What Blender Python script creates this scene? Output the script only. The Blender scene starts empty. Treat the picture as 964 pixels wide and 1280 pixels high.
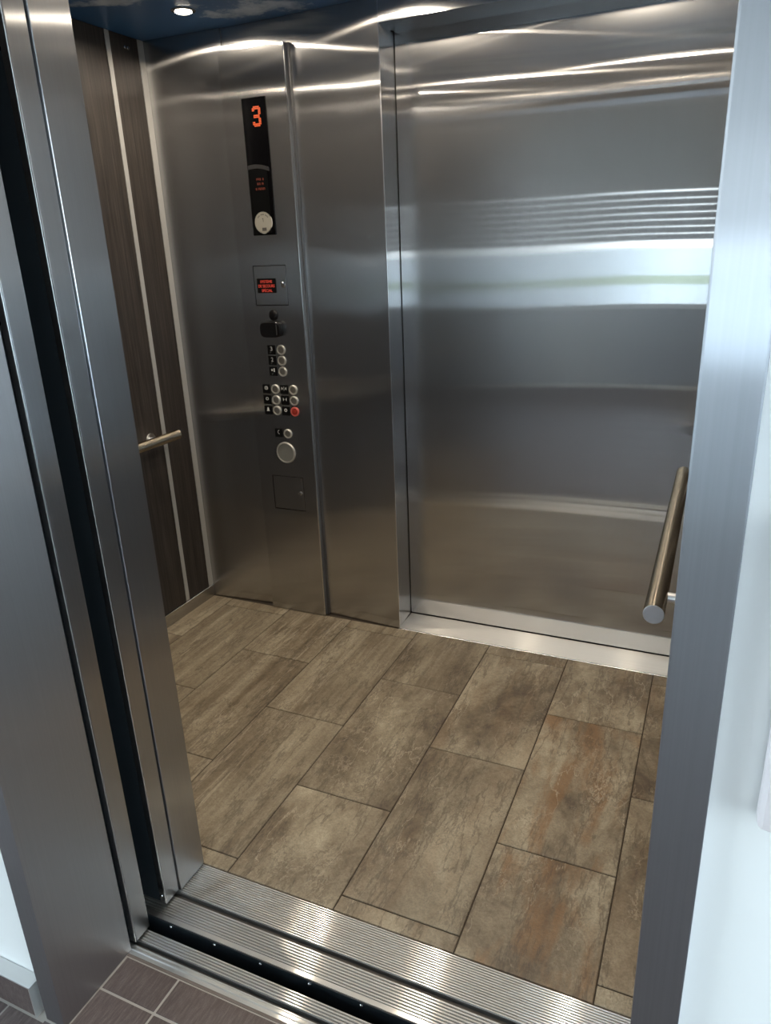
import bpy, bmesh, math, random
from mathutils import Vector, Matrix
random.seed(7)
S = bpy.context.scene
COL = S.collection

# ------------------------------------------------------------------ camera
cam_d = bpy.data.cameras.new('camera'); cam = bpy.data.objects.new('camera', cam_d); COL.objects.link(cam)
cam_d.sensor_fit = 'VERTICAL'; cam_d.sensor_height = 24.0
cam_d.lens = 912.55 * 24.0 / 1280.0
cam_d.clip_start = 0.02; cam_d.clip_end = 1500
R = Matrix(((0.91262597, -0.10446396, 0.39522288), (0.40696642, 0.32352610, -0.85423017), (-0.03862865, 0.94043508, 0.33777165)))
cam.matrix_world = Matrix.Translation((1.33018, -1.19252, 1.49678)) @ R.to_4x4()
S.camera = cam

# ------------------------------------------------------------------ exposure, sky
S.view_settings.view_transform = 'Standard'; S.view_settings.look = 'None'
S.view_settings.gamma = 1.0; S.view_settings.use_curve_mapping = False
S.view_settings.exposure = 0.33
LAMP_W = 4.1
SKY = 8.5
world = bpy.data.worlds.new('overcast_sky'); S.world = world; world.use_nodes = True
wn = world.node_tree; wn.nodes.clear()
wo = wn.nodes.new('ShaderNodeOutputWorld'); wb = wn.nodes.new('ShaderNodeBackground')
wt = wn.nodes.new('ShaderNodeTexCoord'); wsx = wn.nodes.new('ShaderNodeSeparateXYZ'); wr = wn.nodes.new('ShaderNodeValToRGB')
wn.links.new(wt.outputs['Generated'], wsx.inputs[0]); wn.links.new(wsx.outputs['Z'], wr.inputs[0])
wr.color_ramp.elements[0].position = 0.0; wr.color_ramp.elements[0].color = (0.90, 0.95, 1.0, 1)
wr.color_ramp.elements[1].position = 0.7; wr.color_ramp.elements[1].color = (0.62, 0.79, 1.0, 1)
wn.links.new(wr.outputs[0], wb.inputs[0]); wb.inputs[1].default_value = SKY
wn.links.new(wb.outputs[0], wo.inputs[0])

# sky portals in the lobby's glazed openings (they only guide the sampling of the sky)
def portal(loc, rot, sx, sy):
    d = bpy.data.lights.new('sky_portal', 'AREA'); d.shape = 'RECTANGLE'; d.size = sx; d.size_y = sy
    d.cycles.is_portal = True
    o = bpy.data.objects.new('sky_portal', d); o.location = loc; o.rotation_euler = rot; COL.objects.link(o)
# lobby dimensions
HX0, HX1, HY0, HYW, HZ = -2.2, 4.4, -4.3, -0.49, 2.75
WX0, WX1, WZ0, WZ1 = 0.50, 3.4, 0.80, 1.95       # window opposite the lift
GY0, GY1, GZ0, GZ1 = -4.1, -0.8, 0.10, 2.60      # glazed landing ends, added to let in more daylight
portal(((WX0+WX1)/2, HY0-0.02, (WZ0+WZ1)/2), (math.radians(90), 0, 0), WX1-WX0, WZ1-WZ0)
portal((HX1+0.02, (GY0+GY1)/2, (GZ0+GZ1)/2), (math.radians(90), 0, math.radians(90)), GY1-GY0, GZ1-GZ0)
portal((HX0-0.02, (GY0+GY1)/2, (GZ0+GZ1)/2), (math.radians(90), 0, math.radians(-90)), GY1-GY0, GZ1-GZ0)

# ------------------------------------------------------------------ node helpers
def newmat(name):
    m = bpy.data.materials.new(name); m.use_nodes = True; n = m.node_tree
    b = n.nodes['Principled BSDF']; return m, n, b
def N(n, t, **kw):
    x = n.nodes.new(t)
    for k, v in kw.items(): setattr(x, k, v)
    return x
def L(n, a, b): n.links.new(a, b)
def ramp(n, src, stops, interp='LINEAR'):
    r = N(n, 'ShaderNodeValToRGB'); r.color_ramp.interpolation = interp
    e = r.color_ramp.elements
    while len(e) < len(stops): e.new(0.5)
    for i, (p, c) in enumerate(stops):
        e[i].position = p; e[i].color = (c, c, c, 1) if not hasattr(c, '__len__') else (*c, 1)
    L(n, src, r.inputs[0]); return r.outputs[0]
def mapped(n, src, scale, loc=(0, 0, 0), rot=(0, 0, 0)):
    m = N(n, 'ShaderNodeMapping'); m.inputs['Scale'].default_value = scale
    m.inputs['Location'].default_value = loc; m.inputs['Rotation'].default_value = rot
    L(n, src, m.inputs['Vector']); return m.outputs[0]
def noise(n, vec, scale, detail=4, rough=0.5, dist=0.0):
    x = N(n, 'ShaderNodeTexNoise'); x.inputs['Scale'].default_value = scale
    x.inputs['Detail'].default_value = detail; x.inputs['Roughness'].default_value = rough
    x.inputs['Distortion'].default_value = dist; L(n, vec, x.inputs['Vector']); return x.outputs['Fac']
def mixc(n, fac, a, b, bt='MIX'):
    x = N(n, 'ShaderNodeMix', data_type='RGBA', blend_type=bt)
    for s, v in ((x.inputs[0], fac), (x.inputs[6], a), (x.inputs[7], b)):
        if hasattr(v, 'is_linked'): L(n, v, s)
        elif hasattr(v, '__len__'): s.default_value = (*v, 1)
        else: s.default_value = v if s == x.inputs[0] else (v, v, v, 1)
    return x.outputs[2]
def mth(n, op, a, b=None, c=None):
    x = N(n, 'ShaderNodeMath', operation=op)
    for i, v in enumerate((a, b, c)):
        if v is None: continue
        if hasattr(v, 'is_linked'): L(n, v, x.inputs[i])
        else: x.inputs[i].default_value = v
    return x.outputs[0]

def plain(name, col, rough=0.5, metal=0.0, spec=0.5, coat=0.0, var=0.0):
    m, n, b = newmat(name)
    b.inputs['Base Color'].default_value = (*col, 1); b.inputs['Roughness'].default_value = rough
    b.inputs['Metallic'].default_value = metal; b.inputs['Specular IOR Level'].default_value = spec
    b.inputs['Coat Weight'].default_value = coat
    if var:
        tc = N(n, 'ShaderNodeTexCoord'); f = noise(n, tc.outputs['Object'], 9, 5)
        L(n, mixc(n, f, tuple(c*(1-var) for c in col), tuple(min(1, c*(1+var)) for c in col)), b.inputs['Base Color'])
    return m
def emit(name, col, s):
    m, n, b = newmat(name); b.inputs['Base Color'].default_value = (0, 0, 0, 1)
    b.inputs['Emission Color'].default_value = (*col, 1); b.inputs['Emission Strength'].default_value = s
    return m

def steel(name, col=(0.56, 0.56, 0.57), rough=0.19, aniso=0.8, wave=0.0015, wscale=1.6, grain=0.03, horizontal=False, haze=0.16, haze_rough=0.32):
    """brushed stainless sheet: vertical grain spreads highlights sideways; a sharp lobe plus a soft haze"""
    m, n, b = newmat(name); n.nodes.remove(b); out = n.nodes['Material Output']
    geo = N(n, 'ShaderNodeNewGeometry'); P = geo.outputs['Position']
    g1 = N(n, 'ShaderNodeBsdfAnisotropic'); g2 = N(n, 'ShaderNodeBsdfAnisotropic')
    if horizontal:
        cx = N(n, 'ShaderNodeCombineXYZ'); cx.inputs[1].default_value = 1.0; T = cx.outputs[0]; gs = (2, 260, 260)
    else:
        cr = N(n, 'ShaderNodeVectorMath', operation='CROSS_PRODUCT'); cr.inputs[0].default_value = (0, 0, 1)
        L(n, geo.outputs['True Normal'], cr.inputs[1])
        pl = N(n, 'ShaderNodeVectorMath', operation='ADD'); L(n, cr.outputs[0], pl.inputs[0]); pl.inputs[1].default_value = (0.002, 0.001, 0)
        nm = N(n, 'ShaderNodeVectorMath', operation='NORMALIZE'); L(n, pl.outputs[0], nm.inputs[0]); T = nm.outputs[0]; gs = (260, 260, 2)
    g = noise(n, mapped(n, P, gs), 1.0, 2, 0.6)
    colr = mixc(n, g, tuple(c*(1-grain*2) for c in col), tuple(min(1, c*(1+grain*2)) for c in col))
    sm = noise(n, P, 2.2, 4, 0.6)
    nrm = None
    if wave:
        x = N(n, 'ShaderNodeTexNoise'); x.inputs['Scale'].default_value = 1.0; x.inputs['Detail'].default_value = 1.0
        L(n, mapped(n, P, (wscale, wscale, wscale*0.45)), x.inputs['Vector'])
        sb = N(n, 'ShaderNodeVectorMath', operation='SUBTRACT'); L(n, x.outputs['Color'], sb.inputs[0]); sb.inputs[1].default_value = (0.5, 0.5, 0.5)
        sc = N(n, 'ShaderNodeVectorMath', operation='SCALE'); L(n, sb.outputs[0], sc.inputs[0]); sc.inputs['Scale'].default_value = wave
        ad = N(n, 'ShaderNodeVectorMath', operation='ADD'); L(n, geo.outputs['Normal'], ad.inputs[0]); L(n, sc.outputs[0], ad.inputs[1])
        nn = N(n, 'ShaderNodeVectorMath', operation='NORMALIZE'); L(n, ad.outputs[0], nn.inputs[0]); nrm = nn.outputs[0]
    for gg, r, an in ((g1, rough, aniso), (g2, haze_rough, 0.5)):
        L(n, colr, gg.inputs['Color']); L(n, T, gg.inputs['Tangent']); gg.inputs['Anisotropy'].default_value = -an
        L(n, mth(n, 'MULTIPLY_ADD', sm, 0.04, r-0.02), gg.inputs['Roughness'])
        if nrm: L(n, nrm, gg.inputs['Normal'])
    mx = N(n, 'ShaderNodeMixShader'); mx.inputs[0].default_value = haze
    L(n, g1.outputs[0], mx.inputs[1]); L(n, g2.outputs[0], mx.inputs[2]); L(n, mx.outputs[0], out.inputs[0])
    return m

M = {}
M['steel'] = steel('brushed_steel', col=(0.50, 0.50, 0.505), rough=0.15, aniso=0.86, wave=0.05, wscale=2.2)
M['steel_door'] = steel('brushed_steel_door', col=(0.56, 0.56, 0.565), rough=0.09, aniso=0.905, wave=0.008, wscale=1.2, haze=0.2)
M['steel_cop'] = steel('brushed_steel_panel', col=(0.47, 0.47, 0.475), rough=0.15, aniso=0.86, wave=0.04, wscale=2.2)
M['steel_jamb'] = steel('brushed_steel_frame', col=(0.52, 0.53, 0.55), rough=0.20, aniso=0.8, wave=0.012, wscale=1.2, haze=0.3)
M['steel_frame'] = steel('brushed_steel_landing_frame', col=(0.47, 0.485, 0.52), rough=0.24, aniso=0.7, wave=0.012, wscale=1.2, haze=0.55, haze_rough=0.6)
M['steel_reveal'] = steel('brushed_steel_reveal', col=(0.53, 0.535, 0.56), rough=0.24, aniso=0.7, wave=0.012, wscale=1.2, haze=0.42, haze_rough=0.55)
M['steel_edge'] = plain('steel_edge', (0.72, 0.73, 0.75), 0.22, 1.0)
M['tube'] = steel('handrail_steel', col=(0.55, 0.48, 0.38), rough=0.18, aniso=0.75, wave=0, horizontal=True)
M['cap'] = plain('turned_steel_end', (0.72, 0.73, 0.75), 0.3, 1.0)
M['chrome'] = plain('chrome', (0.75, 0.75, 0.75), 0.12, 1.0)
M['sill'] = steel('sill_aluminium', col=(0.86, 0.85, 0.82), rough=0.19, aniso=0.8, wave=0, horizontal=True, grain=0.03, haze=0.5, haze_rough=0.62)
M['sill_valley'] = plain('sill_channel_aluminium', (0.17, 0.165, 0.16), 0.5, 0.35)
M['sill_dark'] = plain('sill_groove', (0.10, 0.095, 0.09), 0.55, 0.6)
M['apron'] = plain('dark_painted_steel', (0.014, 0.019, 0.023), 0.4, 0.2)
M['black'] = plain('matt_black', (0.003, 0.003, 0.0035), 0.6, 0, 0.1)
M['blackgloss'] = plain('black_glass', (0.002, 0.002, 0.0025), 0.08, 0, 0.15)
M['blackplastic'] = plain('black_plastic', (0.006, 0.006, 0.007), 0.22, 0, 0.3)
M['smoked'] = plain('smoked_plastic', (0.003, 0.0032, 0.0035), 0.3, 0, 0.12)
M['greylip'] = plain('grey_plastic', (0.035, 0.035, 0.037), 0.35)
M['white'] = plain('white_paint', (0.84, 0.86, 0.86), 0.55, var=0.01)
M['white_ceiling'] = plain('white_ceiling_paint', (0.78, 0.78, 0.76), 0.8)
M['alu'] = plain('anodised_aluminium', (0.62, 0.62, 0.61), 0.38, 0.85)
M['alu_white'] = plain('pale_aluminium_strip', (0.55, 0.55, 0.54), 0.42, 0.55)
M['shaft'] = plain('shaft_concrete', (0.05, 0.055, 0.06), 0.9, var=0.2)
M['ring'] = plain('button_ring_metal', (0.62, 0.61, 0.57), 0.33, 0.7)
M['button'] = plain('button_metal', (0.26, 0.25, 0.23), 0.4, 0.8)
M['redring'] = plain('red_button_plastic', (0.55, 0.10, 0.08), 0.3)
M['redcap'] = plain('red_button_cap', (0.28, 0.03, 0.02), 0.2)
M['print'] = plain('white_print', (0.62, 0.62, 0.60), 0.5)
M['printdim'] = plain('grey_print', (0.30, 0.30, 0.29), 0.5)
M['sticker'] = plain('pale_sticker', (0.27, 0.26, 0.225), 0.5)
M['ink'] = plain('dark_ink', (0.06, 0.055, 0.05), 0.5)
M['grille'] = plain('speaker_metal', (0.24, 0.24, 0.22), 0.5, 0.5)
M['led'] = emit('orange_led', (1.0, 0.12, 0.02), 0.72)
M['ledred'] = emit('red_led', (1.0, 0.10, 0.06), 0.58)
M['leddim'] = emit('dim_red_led', (0.75, 0.14, 0.07), 0.16)
M['lamp'] = emit('lamp_lens', (1.0, 0.90, 0.74), 9.0)
M['grout_dark'] = plain('brown_grout', (0.055, 0.042, 0.030), 0.9)
M['grout_light'] = plain('beige_grout', (0.42, 0.38, 0.34), 0.9, var=0.12)
M['sealant'] = plain('grey_sealant', (0.45, 0.42, 0.38), 0.7)
M['edge_strip'] = plain('worn_edge_strip', (0.17, 0.14, 0.125), 0.6, 0.3, var=0.3)
M['seam'] = plain('dull_grey_metal', (0.16, 0.16, 0.165), 0.4, 0.9)
M['station'] = plain('satin_station_plate', (0.80, 0.76, 0.78), 0.35, 0.2)
M['blind'] = plain('grey_blind_slat', (0.22, 0.22, 0.23), 0.6)
M['grass'] = plain('lawn', (0.26, 0.28, 0.16), 0.9, var=0.2)
M['paving'] = plain('pale_paving', (0.55, 0.54, 0.52), 0.9, var=0.05)
M['taupe'] = plain('taupe_paint', (0.30, 0.285, 0.27), 0.6)
M['dado'] = plain('grey_dado', (0.13, 0.14, 0.17), 0.6, var=0.05)

def glass_mat():
    m, n, b = newmat('window_glass'); n.nodes.remove(b)
    o = n.nodes['Material Output']; t = N(n, 'ShaderNodeBsdfTransparent'); t.inputs[0].default_value = (0.93, 0.96, 0.95, 1)
    g = N(n, 'ShaderNodeBsdfGlossy'); g.inputs['Roughness'].default_value = 0.02
    f = N(n, 'ShaderNodeFresnel'); mx = N(n, 'ShaderNodeMixShader')
    L(n, f.outputs[0], mx.inputs[0]); L(n, t.outputs[0], mx.inputs[1]); L(n, g.outputs[0], mx.inputs[2]); L(n, mx.outputs[0], o.inputs[0])
    return m
M['glass'] = glass_mat()

def laminate():
    m, n, b = newmat('dark_wood_laminate')
    g = N(n, 'ShaderNodeNewGeometry'); P = g.outputs['Position']
    a = noise(n, mapped(n, P, (90, 90, 2.2)), 1.0, 4, 0.6, 0.3)
    c = noise(n, mapped(n, P, (320, 320, 9)), 1.0, 3, 0.6)
    s = mth(n, 'ADD', mth(n, 'MULTIPLY', a, 0.6), mth(n, 'MULTIPLY', c, 0.4))
    col = ramp(n, s, [(0.33, (0.012, 0.010, 0.009)), (0.5, (0.029, 0.024, 0.021)), (0.68, (0.060, 0.050, 0.043))])
    L(n, col, b.inputs['Base Color']); b.inputs['Roughness'].default_value = 0.42
    bp = N(n, 'ShaderNodeBump'); bp.inputs['Distance'].default_value = 0.0004; L(n, c, bp.inputs['Height']); L(n, bp.outputs[0], b.inputs['Normal'])
    return m
M['laminate'] = laminate()

def sky_print():
    """printed photograph of a deep blue sky with grey-white clouds"""
    m, n, b = newmat('printed_sky_ceiling')
    g = N(n, 'ShaderNodeNewGeometry'); P = g.outputs['Position']
    base = mixc(n, noise(n, P, 1.3, 2), (0.022, 0.085, 0.22), (0.045, 0.15, 0.34))
    tot = None
    wob = noise(n, P, 9, 6, 0.65)
    for (cx, cy, rx, ry, ang) in ((-0.19, 1.19, 0.17, 0.085, 0.15), (-0.50, 0.915, 0.13, 0.05, 0.3), (0.55, 0.95, 0.22, 0.1, -0.3),
                                  (0.2, 0.45, 0.25, 0.12, 0.4), (-0.35, 0.3, 0.2, 0.1, 0.1), (1.0, 0.5, 0.2, 0.12, 0.0)):
        mp = N(n, 'ShaderNodeMapping', vector_type='TEXTURE')
        mp.inputs['Location'].default_value = (cx, cy, 2.253); mp.inputs['Rotation'].default_value = (0, 0, ang); mp.inputs['Scale'].default_value = (rx, ry, 1)
        L(n, P, mp.inputs['Vector'])
        ln = N(n, 'ShaderNodeVectorMath', operation='LENGTH'); L(n, mp.outputs[0], ln.inputs[0])
        d = mth(n, 'SUBTRACT', 1.45, ln.outputs['Value'])
        d = mth(n, 'ADD', d, mth(n, 'MULTIPLY', mth(n, 'SUBTRACT', wob, 0.55), 4.5))
        tot = d if tot is None else mth(n, 'MAXIMUM', tot, d)
    f = ramp(n, tot, [(0.25, 0.0), (0.55, 0.6), (1.0, 1.0)])
    cl = mixc(n, noise(n, P, 14, 5), (0.26, 0.33, 0.42), (0.60, 0.68, 0.78))
    L(n, mixc(n, f, base, cl), b.inputs['Base Color']); b.inputs['Roughness'].default_value = 0.35
    return m
M['skyprint'] = sky_print()

def stone(name='stone_look_tile'):
    m, n, b = newmat(name)
    tc = N(n, 'ShaderNodeTexCoord'); oi = N(n, 'ShaderNodeObjectInfo')
    at = N(n, 'ShaderNodeAttribute', attribute_type='OBJECT', attribute_name='streak')
    at2 = N(n, 'ShaderNodeAttribute', attribute_type='OBJECT', attribute_name='rust')
    off = N(n, 'ShaderNodeVectorMath', operation='SCALE'); off.inputs[0].default_value = (1, 0.7, 0.0)
    L(n, mth(n, 'MULTIPLY', oi.outputs['Random'], 53.0), off.inputs['Scale'])
    ad = N(n, 'ShaderNodeVectorMath', operation='ADD'); L(n, tc.outputs['Object'], ad.inputs[0]); L(n, off.outputs[0], ad.inputs[1])
    V = ad.outputs[0]
    # soft cloudy ground
    big = noise(n, mapped(n, V, (1, 0.6, 1), rot=(0, 0, -0.5)), 5.0, 8, 0.66, 0.35)
    fine = noise(n, V, 75, 5, 0.7)
    straight = noise(n, mapped(n, V, (13, 0.9, 1), rot=(0, 0, 0.04)), 1.0, 8, 0.68, 0.25)
    sth = noise(n, mapped(n, V, (60, 3.0, 1), rot=(0, 0, 0.03)), 1.0, 4, 0.6, 0.2)
    sm = mth(n, 'ADD', mth(n, 'MULTIPLY', straight, 0.6), mth(n, 'ADD', mth(n, 'MULTIPLY', big, 0.25), mth(n, 'MULTIPLY', sth, 0.15)))
    st = mixc(n, at.outputs['Fac'], big, sm)
    s = mth(n, 'ADD', mth(n, 'MULTIPLY', st, 0.84), mth(n, 'MULTIPLY', fine, 0.16))
    col = ramp(n, s, [(0.38, (0.095, 0.070, 0.045)), (0.455, (0.185, 0.147, 0.098)), (0.525, (0.275, 0.232, 0.162)), (0.62, (0.42, 0.365, 0.265))])
    # rusty patches
    rn = noise(n, mapped(n, V, (3.0, 0.8, 1), loc=(3, 1, 0), rot=(0, 0, -0.45)), 3.0, 6, 0.62, 0.3)
    rf = mth(n, 'MULTIPLY', ramp(n, rn, [(0.48, 0.0), (0.60, 1.0)]), at2.outputs['Fac'])
    col = mixc(n, mth(n, 'MULTIPLY', rf, 0.9), col, (0.22, 0.118, 0.048))
    # thin pale crinkled ridges, like split slate
    def ridge(scl, rot, sc, w, detail=6, rough=0.6, dist=0.1, loc=(0, 0, 0)):
        v = noise(n, mapped(n, V, scl, loc=loc, rot=rot), sc, detail, rough, dist)
        a = mth(n, 'ABSOLUTE', mth(n, 'SUBTRACT', v, 0.5))
        return ramp(n, a, [(0.0, 1.0), (w, 0.0)])
    mask = ramp(n, noise(n, mapped(n, V, (1.5, 0.6, 1), loc=(7, 2, 0), rot=(0, 0, -0.45)), 3.4, 3), [(0.44, 0.0), (0.58, 1.0)])
    mask2 = ramp(n, noise(n, mapped(n, V, (1.5, 0.8, 1), loc=(1, 9, 0)), 5.0, 3), [(0.48, 0.0), (0.60, 1.0)])
    v1 = ridge((1.8, 0.55, 1), (0, 0, -0.5), 3.2, 0.007)
    v2 = ridge((1.3, 0.8, 1), (0, 0, -0.3), 13.0, 0.018, 4, 0.6, 0.3)
    vs = ridge((9.0, 0.6, 1), (0, 0, 0.05), 1.0, 0.010, 6, 0.62)
    vm = mth(n, 'MAXIMUM', mth(n, 'MULTIPLY', mth(n, 'MULTIPLY', v1, mask), 0.9), mth(n, 'MULTIPLY', mth(n, 'MULTIPLY', v2, mask2), 0.55))
    vv = mixc(n, at.outputs['Fac'], vm, mth(n, 'MAXIMUM', mth(n, 'MULTIPLY', mth(n, 'MULTIPLY', vs, mask), 0.7), mth(n, 'MULTIPLY', vm, 0.15)))
    col = mixc(n, mth(n, 'MULTIPLY', vv, 0.85), col, (0.50, 0.43, 0.32))
    dk = mth(n, 'MULTIPLY', ridge((2.4, 0.5, 1), (0, 0, -0.35), 3.0, 0.016, 7, 0.65, 0.1, (4, 4, 0)), 0.55)
    dk2 = mth(n, 'MULTIPLY', mth(n, 'MULTIPLY', ridge((1.4, 0.9, 1), (0, 0, 0.5), 22.0, 0.03, 4, 0.6, 0.3, (2, 5, 0)), mask2), 0.45)
    col = mixc(n, mth(n, 'MAXIMUM', dk, dk2), col, (0.055, 0.040, 0.027))
    grainy = noise(n, V, 190, 4, 0.75)
    col = mixc(n, ramp(n, grainy, [(0.38, 0.30), (0.56, 0.0)]), col, (0.08, 0.06, 0.042))
    tint = mth(n, 'MULTIPLY_ADD', oi.outputs['Random'], 0.16, 0.92)
    hs = N(n, 'ShaderNodeHueSaturation'); L(n, tint, hs.inputs['Value']); L(n, col, hs.inputs['Color'])
    L(n, hs.outputs[0], b.inputs['Base Color'])
    L(n, mth(n, 'MULTIPLY_ADD', fine, 0.22, 0.30), b.inputs['Roughness'])
    h = mth(n, 'ADD', mth(n, 'MULTIPLY', st, 1.0), mth(n, 'ADD', mth(n, 'MULTIPLY', vv, 0.5), mth(n, 'MULTIPLY', fine, 0.5)))
    bp = N(n, 'ShaderNodeBump'); bp.inputs['Distance'].default_value = 0.0022; bp.inputs['Strength'].default_value = 0.8
    L(n, h, bp.inputs['Height']); L(n, bp.outputs[0], b.inputs['Normal'])
    return m
M['stone'] = stone()

def hall_tile():
    m, n, b = newmat('brown_textured_tile')
    tc = N(n, 'ShaderNodeTexCoord'); oi = N(n, 'ShaderNodeObjectInfo')
    g = N(n, 'ShaderNodeNewGeometry'); P = g.outputs['Position']
    a = noise(n, mapped(n, P, (150, 22, 60), rot=(0, 0, 0.12)), 1.0, 4, 0.7)
    c = noise(n, mapped(n, P, (1, 1, 1)), 420, 2, 0.6)
    s = mth(n, 'ADD', mth(n, 'MULTIPLY', a, 0.75), mth(n, 'MULTIPLY', c, 0.25))
    col = ramp(n, s, [(0.33, (0.062, 0.044, 0.040)), (0.5, (0.098, 0.072, 0.066)), (0.68, (0.155, 0.122, 0.113))])
    hs = N(n, 'ShaderNodeHueSaturation'); L(n, mth(n, 'MULTIPLY_ADD', oi.outputs['Random'], 0.2, 0.9), hs.inputs['Value']); L(n, col, hs.inputs['Color'])
    L(n, hs.outputs[0], b.inputs['Base Color']); b.inputs['Roughness'].default_value = 0.5
    bp = N(n, 'ShaderNodeBump'); bp.inputs['Distance'].default_value = 0.0006; L(n, a, bp.inputs['Height']); L(n, bp.outputs[0], b.inputs['Normal'])
    return m
M['halltile'] = hall_tile()

# ------------------------------------------------------------------ geometry helpers
ORG = {}
def org(p): return ORG.get(p.as_pointer(), Vector((0, 0, 0))) if p else Vector((0, 0, 0))
def mk(name, verts, faces, mat, parent=None, smooth=False, bevel=0.0, seg=1):
    lo = Vector((min(v[0] for v in verts), min(v[1] for v in verts), min(v[2] for v in verts)))
    hi = Vector((max(v[0] for v in verts), max(v[1] for v in verts), max(v[2] for v in verts)))
    c = (lo+hi)/2
    me = bpy.data.meshes.new(name); me.from_pydata([tuple(Vector(v)-c) for v in verts], [], faces)
    bm = bmesh.new(); bm.from_mesh(me); bmesh.ops.recalc_face_normals(bm, faces=bm.faces)
    if bevel:
        bmesh.ops.bevel(bm, geom=list(bm.edges), offset=bevel, segments=seg, affect='EDGES', profile=0.6, clamp_overlap=True)
    for f in bm.faces: f.smooth = smooth
    bm.to_mesh(me); bm.free()
    if smooth:
        try: me.set_sharp_from_angle(angle=math.radians(40))
        except Exception: pass
    me.materials.append(M[mat] if isinstance(mat, str) else mat)
    o = bpy.data.objects.new(name, me); COL.objects.link(o)
    o.parent = parent; o.location = c - org(parent); ORG[o.as_pointer()] = c
    return o
def box(name, x0, x1, y0, y1, z0, z1, mat, parent=None, bevel=0.0, seg=1):
    v = [(x0, y0, z0), (x1, y0, z0), (x1, y1, z0), (x0, y1, z0), (x0, y0, z1), (x1, y0, z1), (x1, y1, z1), (x0, y1, z1)]
    f = [(0, 3, 2, 1), (4, 5, 6, 7), (0, 1, 5, 4), (1, 2, 6, 5), (2, 3, 7, 6), (3, 0, 4, 7)]
    return mk(name, v, f, mat, parent, bevel=bevel, seg=seg)
def prism(name, poly, z0, z1, mat, parent=None, bevel=0.0):       # poly in xy
    k = len(poly); v = [(x, y, z0) for x, y in poly]+[(x, y, z1) for x, y in poly]
    f = [tuple(range(k))[::-1], tuple(range(k, 2*k))]+[(i, (i+1) % k, k+(i+1) % k, k+i) for i in range(k)]
    return mk(name, v, f, mat, parent, bevel=bevel)
def profile_x(name, prof, x0, x1, mat, parent=None):              # prof in (y,z), extruded along x
    k = len(prof); v = [(x0, y, z) for y, z in prof]+[(x1, y, z) for y, z in prof]
    f = [tuple(range(k)), tuple(range(k, 2*k))[::-1]]+[(i, (i+1) % k, k+(i+1) % k, k+i) for i in range(k)]
    return mk(name, v, f, mat, parent)
def multi(name, boxes, mat, parent=None):
    v, f = [], []
    for (x0, x1, y0, y1, z0, z1) in boxes:
        b = len(v)
        v += [(x0, y0, z0), (x1, y0, z0), (x1, y1, z0), (x0, y1, z0), (x0, y0, z1), (x1, y0, z1), (x1, y1, z1), (x0, y1, z1)]
        f += [tuple(b+i for i in q) for q in ((0, 3, 2, 1), (4, 5, 6, 7), (0, 1, 5, 4), (1, 2, 6, 5), (2, 3, 7, 6), (3, 0, 4, 7))]
    return mk(name, v, f, mat, parent)
def lathe(name, c, axis, prof, mat, parent=None, seg=32):
    """prof: list of (r, h) along axis from point c; closed at both ends"""
    a = Vector(axis).normalized(); t = Vector((0, 0, 1)) if abs(a.z) < 0.9 else Vector((1, 0, 0))
    u = a.cross(t).normalized(); w = a.cross(u); c = Vector(c); v, f = [], []
    for r, h in prof:
        for i in range(seg):
            th = 2*math.pi*i/seg; v.append(tuple(c+a*h+(u*math.cos(th)+w*math.sin(th))*r))
    for j in range(len(prof)-1):
        for i in range(seg):
            i2 = (i+1) % seg; f.append((j*seg+i, j*seg+i2, (j+1)*seg+i2, (j+1)*seg+i))
    f.append(tuple(range(seg))); f.append(tuple(range((len(prof)-1)*seg, len(prof)*seg))[::-1])
    return mk(name, v, f, mat, parent, smooth=True)
def plate_holes(name, x0, x1, z0, z1, y, depth, holes, mat, parent=None):
    """sheet facing -Y with rectangular openings (hx0,hx1,hz0,hz1)"""
    xs = sorted({x0, x1, *[h[0] for h in holes], *[h[1] for h in holes]})
    zs = sorted({z0, z1, *[h[2] for h in holes], *[h[3] for h in holes]})
    idx, v, f = {}, [], []
    def vi(i, k, b):
        if (i, k, b) not in idx: idx[(i, k, b)] = len(v); v.append((xs[i], y+(depth if b else 0), zs[k]))
        return idx[(i, k, b)]
    def solid(i, k):
        if not (0 <= i < len(xs)-1 and 0 <= k < len(zs)-1): return False
        cx, cz = (xs[i]+xs[i+1])/2, (zs[k]+zs[k+1])/2
        return not any(h[0] < cx < h[1] and h[2] < cz < h[3] for h in holes)
    for i in range(len(xs)-1):
        for k in range(len(zs)-1):
            if not solid(i, k): continue
            for b in (0, 1): f.append((vi(i, k, b), vi(i+1, k, b), vi(i+1, k+1, b), vi(i, k+1, b)))
            if not solid(i-1, k): f.append((vi(i, k, 0), vi(i, k+1, 0), vi(i, k+1, 1), vi(i, k, 1)))
            if not solid(i+1, k): f.append((vi(i+1, k, 0), vi(i+1, k+1, 0), vi(i+1, k+1, 1), vi(i+1, k, 1)))
            if not solid(i, k-1): f.append((vi(i, k, 0), vi(i+1, k, 0), vi(i+1, k, 1), vi(i, k, 1)))
            if not solid(i, k+1): f.append((vi(i, k+1, 0), vi(i+1, k+1, 0), vi(i+1, k+1, 1), vi(i, k+1, 1)))
    return mk(name, v, f, mat, parent)
def empty(name, loc):
    o = bpy.data.objects.new(name, None); o.empty_display_size = 0.05; COL.objects.link(o); o.location = loc
    ORG[o.as_pointer()] = Vector(loc); return o
def tag(o, label, cat=None, group=None, kind=None):
    o['label'] = label
    if cat: o['category'] = cat
    if group: o['group'] = group
    if kind: o['kind'] = kind
    return o
def struct(o, label, cat): return tag(o, label, cat, kind='structure')
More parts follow.
